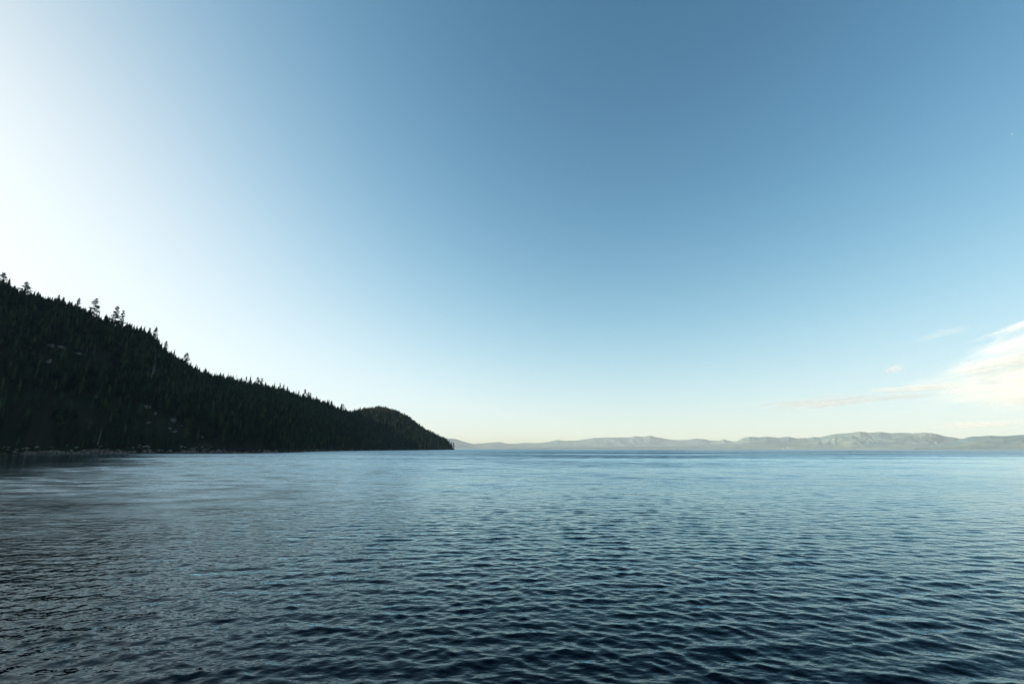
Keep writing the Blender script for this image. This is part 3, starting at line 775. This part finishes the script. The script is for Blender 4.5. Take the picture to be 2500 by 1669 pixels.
# foliage shows largest low on the slope, where nothing stands in front
order = np.argsort(-score)[:275]
pick = np.zeros(len(pos), bool); pick[order] = True
land = [(-5, 60, 'the left picture edge'), (60, 150, 'the pinkish bare bank'), (150, 255, 'the leaning brown dead trunk'), (255, 312, 'the dark shore strip'),
        (312, 368, 'the small pile of boulders'), (368, 436, 'the wide whitish rock'), (436, 500, 'the left of the rubble pile'), (500, 555, 'the right of the rubble pile'),
        (555, 640, 'the straight end of the shore'), (640, 700, 'the bend of the shore'), (700, 1200, 'the distant shore')]
def px_of(a):  # rough column of an azimuth at the waterline
    return 1250 + math.tan(a) * F_PX / math.cos(PITCH) * 1.0
grp = 'conifers low on the shaded slope'
for i in order:
    px = px_of(az_[i])
    where = next((n_ for a0, a1, n_ in land if a0 <= px < a1), 'the left picture edge')
    sz = 'tall' if Ht[i] > 27 else 'medium' if Ht[i] > 22 else 'small'
    hz = 'at the water' if pos[i, 2] < 14 else 'low on the slope' if pos[i, 2] < 45 else 'partway up the slope' if pos[i, 2] < 110 else 'high on the slope'
    k = int(gg.integers(0, 8))
    shape = ('narrow', 'narrow', 'slim', 'even', 'ragged', 'dense', 'broad', 'even')[k]
    tree('conifer', '%s %s dark conifer %s near %s' % (sz, shape, hz, where), 'tree', grp, MID_ME[k], TRK_ME, tuple(pos[i] - np.array([0, 0, 0.6])), float(Ht[i]), float(gg.uniform(0, 6.28)), 0.0, float(gg.uniform(0.85, 1.2)))
rest = ~pick
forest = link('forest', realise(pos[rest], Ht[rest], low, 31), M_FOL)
tag(forest, 'dense dark conifer forest covering the shaded hillside', 'forest', kind='stuff')
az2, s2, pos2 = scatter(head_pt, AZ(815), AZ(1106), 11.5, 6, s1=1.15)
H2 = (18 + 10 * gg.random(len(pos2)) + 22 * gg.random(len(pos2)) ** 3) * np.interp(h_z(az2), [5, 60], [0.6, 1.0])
tag(link('headland_forest', realise(pos2, H2, low, 32, 1.35), M_FOL_SUNLIT), 'conifer wood on the headland with its crest lit by the low sun', 'forest', kind='stuff')
print('TREES', len(pos), len(pos2), 'height range', Ht.min(), Ht.max())

# ---------------------------------------------------------------- boats, houses, birds
M_WHITE = simple('white_paint', (0.8, 0.8, 0.78), 0.4, 0.5)
M_GLASSY = simple('cabin_window', (0.03, 0.04, 0.05), 0.1, 0.5)
M_ROOF = noisy('roof_shingle', [(0.25, 0.14, 0.10), (0.35, 0.22, 0.17)], 1.0)
M_WALL = simple('plaster', (0.75, 0.70, 0.64), 0.8)
M_MAST = simple('mast_metal', (0.65, 0.66, 0.68), 0.35, 0.5)
M_SAIL = simple('sailcloth', (0.8, 0.78, 0.72), 0.8)
def hull(L, B, D):
    V = []; F = []
    st = [(-0.5, 0.78, 0.0), (-0.3, 0.95, 0.0), (0.0, 1.0, 0.0), (0.25, 0.8, 0.05), (0.42, 0.4, 0.12), (0.5, 0.03, 0.2)]
    for u, wv, sh in st:
        for a, b in ((1, 1), (0.9, 0.35), (0.45, -0.25), (0, -0.45), (-0.45, -0.25), (-0.9, 0.35), (-1, 1)):
            V.append((u * L, a * wv * B / 2, (b + sh) * D))
    n = 7
    for i in range(len(st) - 1):
        for k in range(n - 1): F.append((i * n + k, (i + 1) * n + k, (i + 1) * n + k + 1, i * n + k + 1))
        F.append((i * n, i * n + n - 1, (i + 1) * n + n - 1, (i + 1) * n))
    F.append(tuple(range(n))); F.append(tuple(range(len(V) - n, len(V)))[::-1])
    return mesh_py('hull', V, F)
def box(cx, cy, cz, sx, sy, sz, taper=1.0):
    V = [(cx + a * sx / 2 * (taper if c > 0 else 1), cy + b * sy / 2 * (taper if c > 0 else 1), cz + c * sz / 2) for a in (-1, 1) for b in (-1, 1) for c in (-1, 1)]
    F = [(0, 1, 3, 2), (4, 6, 7, 5), (0, 4, 5, 1), (2, 3, 7, 6), (0, 2, 6, 4), (1, 5, 7, 3)]
    return mesh_py('box', V, F)
def tube(p0, p1, r0, r1, n=8):
    p0 = np.array(p0, float); p1 = np.array(p1, float); d = p1 - p0; d /= np.linalg.norm(d)
    u = np.cross(d, (0.3, 0.9, 0.2)); u /= np.linalg.norm(u); v = np.cross(d, u)
    V = [p + r * (math.cos(6.283 * k / n) * u + math.sin(6.283 * k / n) * v) for p, r in ((p0, r0), (p1, r1)) for k in range(n)]
    F = [(k, (k + 1) % n, n + (k + 1) % n, n + k) for k in range(n)] + [tuple(range(n))[::-1], tuple(range(n, 2 * n))]
    return mesh_py('tube', V, F)
def on_water(px, d):
    a = AZ(px); return (d * math.sin(a), d * math.cos(a), 0.0), a
p, a = on_water(1649, 4700)
o = bpy.data.objects.new('sailboat', None); COL.objects.link(o); o.location = (p[0], p[1], 0.3); o.rotation_euler = (0, 0, -a + 0.25)
o.scale = (1.5, 1.6, 1.6); tag(o, 'white sailboat with bare mast far out on the dark water', 'boat')
link('hull', hull(14, 4.2, 1.9), M_WHITE, o); link('cabin', box(-0.5, 0, 2.5, 6.5, 2.6, 1.3, 0.85), M_WHITE, o)
link('mast', tube((0.8, 0, 1.8), (0.5, 0, 19), 0.24, 0.14), M_MAST, o); link('boom', tube((0.6, 0, 3.9), (-5.5, 0, 3.7), 0.3, 0.2), M_SAIL, o)
for px, d, L, lab in ((1705, 9000, 20, 'white motorboat close to the far shore right of the sailboat'), (2245, 9500, 14, 'faint white motorboat off the far shore left of the green hills'),
                      (2379, 9500, 20, 'brightest white motorboat in front of the green hills'), (2362, 10500, 16, 'small white motorboat just left of the brightest one'), (1380, 9500, 18, 'faint white motorboat above the two low flying birds')):
    p, a = on_water(px, d)
    o = bpy.data.objects.new('motorboat', None); COL.objects.link(o); o.location = (p[0], p[1], 0.4); o.rotation_euler = (0, 0, -a + 0.1)
    tag(o, lab, 'boat', 'white motorboats far out on the lake')
    link('hull', hull(L, L * 0.28, L * 0.14), M_WHITE, o); c_ = link('cabin', box(0, 0, L * 0.14 + L * 0.08, L * 0.5, L * 0.2, L * 0.16, 0.85), M_WHITE, o)
    link('window', box(0, 0, L * 0.24, L * 0.46, L * 0.205, L * 0.04), M_GLASSY, c_)
def house(px, py, d, W, H, lab):
    a, t = pix_dir(px, py); z = CAM_Z + t * d
    o = bpy.data.objects.new('lakeside_house', None); COL.objects.link(o); o.location = (d * math.sin(a), d * math.cos(a), z); o.rotation_euler = (0, 0, -a)
    tag(o, lab, 'house', 'white houses on the far shore')
    link('wall', box(0, 0, H / 2 - 6, W, W * 0.6, H + 12), M_WALL, o)
    r = W / 2 * 1.08; q = W * 0.34; h = H
    link('roof', mesh_py('roof', [(-r, -q, h), (r, -q, h), (r, q, h), (-r, q, h), (-r, 0, h + W * 0.25), (r, 0, h + W * 0.25)], [(0, 1, 5, 4), (2, 3, 4, 5), (1, 2, 5), (3, 0, 4), (3, 2, 1, 0)]), M_ROOF, o)
house(1923, 1091, 17300, 34, 22, 'largest pale lakeside house on the far shore')
house(1912, 1093, 17300, 26, 14, 'low pale house left of the largest one on the far shore')
house(1932, 1093, 17300, 24, 12, 'low pale house right of the largest one on the far shore')

def bird_mesh(span, dih, sweep=0.15):
    """one continuous bird: a tapering body with neck, head, bill and fanned tail, long pointed wings"""
    V = []; F = []
    L = span * 0.42; n = 8
    st = [(-0.62, 0.03, 0.25), (-0.48, 0.10, 0.35), (-0.25, 0.13, 1), (0.0, 0.16, 1), (0.2, 0.13, 1), (0.32, 0.075, 1), (0.40, 0.085, 1), (0.47, 0.07, 1), (0.50, 0.02, 1), (0.58, 0.006, 1)]
    for x, r, fl in st:
        for k in range(n):
            a = 6.283 * k / n
            V.append((x * L, math.cos(a) * r * L * (1 if fl == 1 else 1.4), math.sin(a) * r * L * fl))
    for i in range(len(st) - 1):
        for k in range(n): F.append((i * n + k, i * n + (k + 1) % n, (i + 1) * n + (k + 1) % n, (i + 1) * n + k))
    for sgn in (1, -1):
        b = len(V)
        sec = [(0.03, 0.20, 0.0, 0.030), (0.22, 0.19, 0.5, 0.024), (0.36, 0.15, 0.75, 0.016), (0.5, 0.02, 0.8, 0.004)]
        for u, ch, up, th in sec:
            y = sgn * u * span * math.cos(dih if u > 0.05 else 0); z = u * span * math.sin(dih) * (0.6 + 0.5 * up)
            x0 = -abs(u) * span * sweep * (2.2 if u > 0.3 else -0.3)
            V += [(x0 + ch * span * 0.45, y, z), (x0, y, z + th * span), (x0 - ch * span * 0.55, y, z), (x0, y, z - th * span * 0.3)]
        for i in range(3):
            for k in range(4): F.append((b + i * 4 + k, b + i * 4 + (k + 1) % 4, b + (i + 1) * 4 + (k + 1) % 4, b + (i + 1) * 4 + k))
        F.append((b, b + 1, b + 2, b + 3)); F.append((b + 12, b + 13, b + 14, b + 15))
    return mesh_py('bird', V, F)
M_BIRDW = simple('white_plumage', (0.8, 0.8, 0.8), 0.8)
M_BIRDD = simple('dark_plumage', (0.02, 0.02, 0.022), 0.8)
birds = [(2469, 325, 600, 1.7, 0.2, (0.1, 0.3, 0.6), 'white gull gliding high at the right edge of the sky', M_BIRDW), (1563, 731, 1000, 2.2, 0.55, (0.5, 0.1, 0.8), 'white gull banking in the open sky above the horizon', M_BIRDW),
         (1305, 467, 900, 1.3, 0.2, (0.1, 0, 0.3), 'tiny distant gull high in the middle of the blue sky', M_BIRDW),
         (1364, 1102.5, 150, 0.7, 1.1, (0, 0, 1.4), 'small dark bird with raised wings flying low over the water, left of the other', M_BIRDD), (1377, 1103.5, 150, 1.05, 0.5, (0, 0, 1.5), 'larger dark bird with spread wings flying low over the water', M_BIRDD)]
for px, py, d, sp, dih, rot, lab, m_ in birds:
    a, t = pix_dir(px, py)
    o = link('gull' if m_ is M_BIRDW else 'bird', bird_mesh(sp, dih), m_, loc=(d * math.sin(a), d * math.cos(a), CAM_Z + t * d))
    o.rotation_euler = rot
    if m_ is M_BIRDW:      # banked so that the upper side is turned to the sun
        from mathutils import Vector, Matrix
        zc = (-o.location.normalized() + 1.3 * Vector((math.sin(R(SUN_AZ)), math.cos(R(SUN_AZ)), 0.25))).normalized()
        yc = zc.cross(Vector((math.cos(rot[2]), 0.3, math.sin(rot[2])))).normalized(); xc = yc.cross(zc)
        o.rotation_euler = Matrix((xc, yc, zc)).transposed().to_euler()
    tag(o, lab, 'bird')

# ---------------------------------------------------------------- haze
HZ = 2.2e-5
hm = bpy.data.materials.new('haze_air'); hm.use_nodes = True
nn = hm.node_tree.nodes; nn.remove(nn['Principled BSDF'])
pv = nn.new('ShaderNodeVolumePrincipled'); pv.inputs['Density'].default_value = HZ; pv.inputs['Color'].default_value = (0.90, 0.96, 1.0, 1); pv.inputs['Anisotropy'].default_value = 0.0
hm.node_tree.links.new(pv.outputs[0], nn['Material Output'].inputs['Volume'])
HB = 37000
haze = link('haze', box(0, 0, 545, 2 * HB, 2 * HB, 1130), hm)
haze.data.name = 'haze'
tag(haze, 'thin pale haze over the lake veiling the far mountains', 'haze', kind='stuff')

# ---------------------------------------------------------------- clouds, above and beyond the haze
def cloud_mat(seed, dens, soft, col, su, sw):
    """sunlit ice cloud: white where thick, torn into streaks and gone at its edges"""
    m = bpy.data.materials.new('ice_cloud'); m.use_nodes = True
    n, l = m.node_tree.nodes, m.node_tree.links; n.remove(n['Principled BSDF'])
    tc = n.new('ShaderNodeTexCoord')
    mp = n.new('ShaderNodeMapping'); mp.vector_type = 'POINT'; mp.inputs['Location'].default_value = (-1, 0, -1); mp.inputs['Scale'].default_value = (2, 0, 2)
    l.new(tc.outputs['Generated'], mp.inputs[0])
    ln = n.new('ShaderNodeVectorMath'); ln.operation = 'LENGTH'; l.new(mp.outputs[0], ln.inputs[0])
    ev = n.new('ShaderNodeMapRange'); ev.interpolation_type = 'SMOOTHSTEP'
    ev.inputs['From Min'].default_value = 0.98; ev.inputs['From Max'].default_value = 0.15; l.new(ln.outputs['Value'], ev.inputs[0])
    m2 = n.new('ShaderNodeMapping'); m2.inputs['Location'].default_value = (seed * 3.7, seed, seed * 1.9); m2.inputs['Scale'].default_value = (su, 1, sw)
    m2.inputs['Rotation'].default_value = (0, R(-5), 0); l.new(mp.outputs[0], m2.inputs[0])
    t = n.new('ShaderNodeTexNoise'); t.inputs['Scale'].default_value = 1.0; t.inputs['Detail'].default_value = 7; t.inputs['Roughness'].default_value = 0.55; t.inputs['Distortion'].default_value = 0.5
    l.new(m2.outputs[0], t.inputs['Vector'])
    def M(op, a, b, c=None):
        x = n.new('ShaderNodeMath'); x.operation = op
        for i, v in enumerate((a, b, c)):
            if v is None: continue
            if isinstance(v, (int, float)): x.inputs[i].default_value = v
            else: l.new(v, x.inputs[i])
        return x
    a = M('ADD', M('MULTIPLY', t.outputs[0], 1.9).outputs[0], -1.12)
    b = M('ADD', M('MULTIPLY', ev.outputs[0], 1.0).outputs[0], a.outputs[0])
    mr = n.new('ShaderNodeMapRange'); mr.interpolation_type = 'SMOOTHSTEP'; mr.inputs['From Min'].default_value = 0.0; mr.inputs['From Max'].default_value = soft * 1.7
    mr.inputs['To Max'].default_value = dens; l.new(b.outputs[0], mr.inputs[0])
    mr.inputs['To Max'].default_value = dens * 0.66
    tr = n.new('ShaderNodeBsdfTransparent'); df = n.new('ShaderNodeBsdfDiffuse'); tl = n.new('ShaderNodeBsdfTranslucent')
    df.inputs[0].default_value = (*col, 1); tl.inputs[0].default_value = (*col, 1)
    m1 = n.new('ShaderNodeMixShader'); m1.inputs[0].default_value = 0.5; l.new(df.outputs[0], m1.inputs[1]); l.new(tl.outputs[0], m1.inputs[2])
    mm = n.new('ShaderNodeMixShader'); l.new(mr.outputs[0], mm.inputs[0]); l.new(tr.outputs[0], mm.inputs[1]); l.new(m1.outputs[0], mm.inputs[2])
    l.new(mm.outputs[0], n['Material Output'].inputs['Surface'])
    return m
def cloud(px, py, lpx, hpx, tilt, d, depth, seed, label, dens=0.9, soft=0.5, col=(0.95, 0.95, 0.95), su=1.3, sw=4.0):
    """a lens-shaped cloud body, thick in the middle and thinning to an edge all round"""
    a, t = pix_dir(px, py)
    k = d / math.hypot(px - 1250, 1140)
    L = lpx * k * math.cos(a); Hh = hpx * k
    nu, nv = 64, 24
    th = np.linspace(0, 2 * math.pi, nu, endpoint=False)[None, :]; ph = np.linspace(0.02, math.pi - 0.02, nv)[:, None]
    X = L / 2 * np.sin(ph) * np.cos(th); Z = Hh / 2 * np.sin(ph) * np.sin(th); Y = min(depth, 0.4 * Hh) / 2 * np.cos(ph) * np.ones_like(th)
    Y = Y * (1 + 0.3 * fbm(X / L * 6 + seed, Z / Hh * 6, 3))
    me = mesh_np('cloud', np.stack([X, Y, Z], -1).reshape(-1, 3), grid_faces(nv, nu, wrap=True), True)
    o = link('cloud', me, cloud_mat(seed, dens, soft, col, su, sw), loc=(d * math.sin(a), d * math.cos(a), CAM_Z + t * d)); o.rotation_euler = (0, -tilt, -a)
    tag(o, label, 'cloud', 'wispy clouds low in the sky at the right')
    return o
DC = 52000
cloud(2620, 918, 1520, 220, R(3), DC, 5000, 1.0, 'broad white cloud bank filling the right edge above the mountains', 0.95, 0.65, (0.95, 0.93, 0.88), su=2.2, sw=3.6)
cloud(2530, 826, 720, 100, R(15), DC - 2500, 2500, 2.0, 'long slanting white cloud streak rising to the right edge', 0.9, 0.75, su=2.6, sw=4.2)
cloud(2450, 880, 520, 56, R(8), DC - 1500, 2500, 8.3, 'thin white cloud layer between the slanting streak and the bank', 0.7, 0.6, (0.95, 0.94, 0.9), su=2.4, sw=2.6)
cloud(2540, 775, 560, 36, R(16), DC - 5500, 1800, 7.0, 'thin uppermost cloud streak leaving at the right edge', 0.65, 0.6, su=3.0, sw=2.6)
cloud(2300, 812, 260, 34, R(8), DC - 5000, 1500, 9.0, 'faint pale smudge of cloud left of the uppermost streak', 0.25, 0.8, su=3, sw=3.0)
cloud(2186, 898, 100, 30, R(20), DC - 4000, 1500, 3.4, 'short detached wisp left of the slanting streak', 0.55, 0.7, su=2.6, sw=2.6)
cloud(2230, 946, 380, 30, R(0), DC - 8000, 1700, 4.0, 'flat white finger pointing left from the cloud bank', 0.9, 0.6, su=2.4, sw=2.0)
cloud(2040, 978, 700, 46, R(2), DC - 11000, 1700, 5.0, 'faint pinkish cloud veil stretching left above the mountains', 0.6, 0.8, (1, 0.88, 0.82), su=3.4, sw=2.6)
cloud(2400, 1033, 460, 28, R(2), DC + 3000, 1700, 6.0, 'low cream coloured cloud strip just above the right mountains', 0.7, 0.7, (1, 0.92, 0.84), su=3.0, sw=2.0)
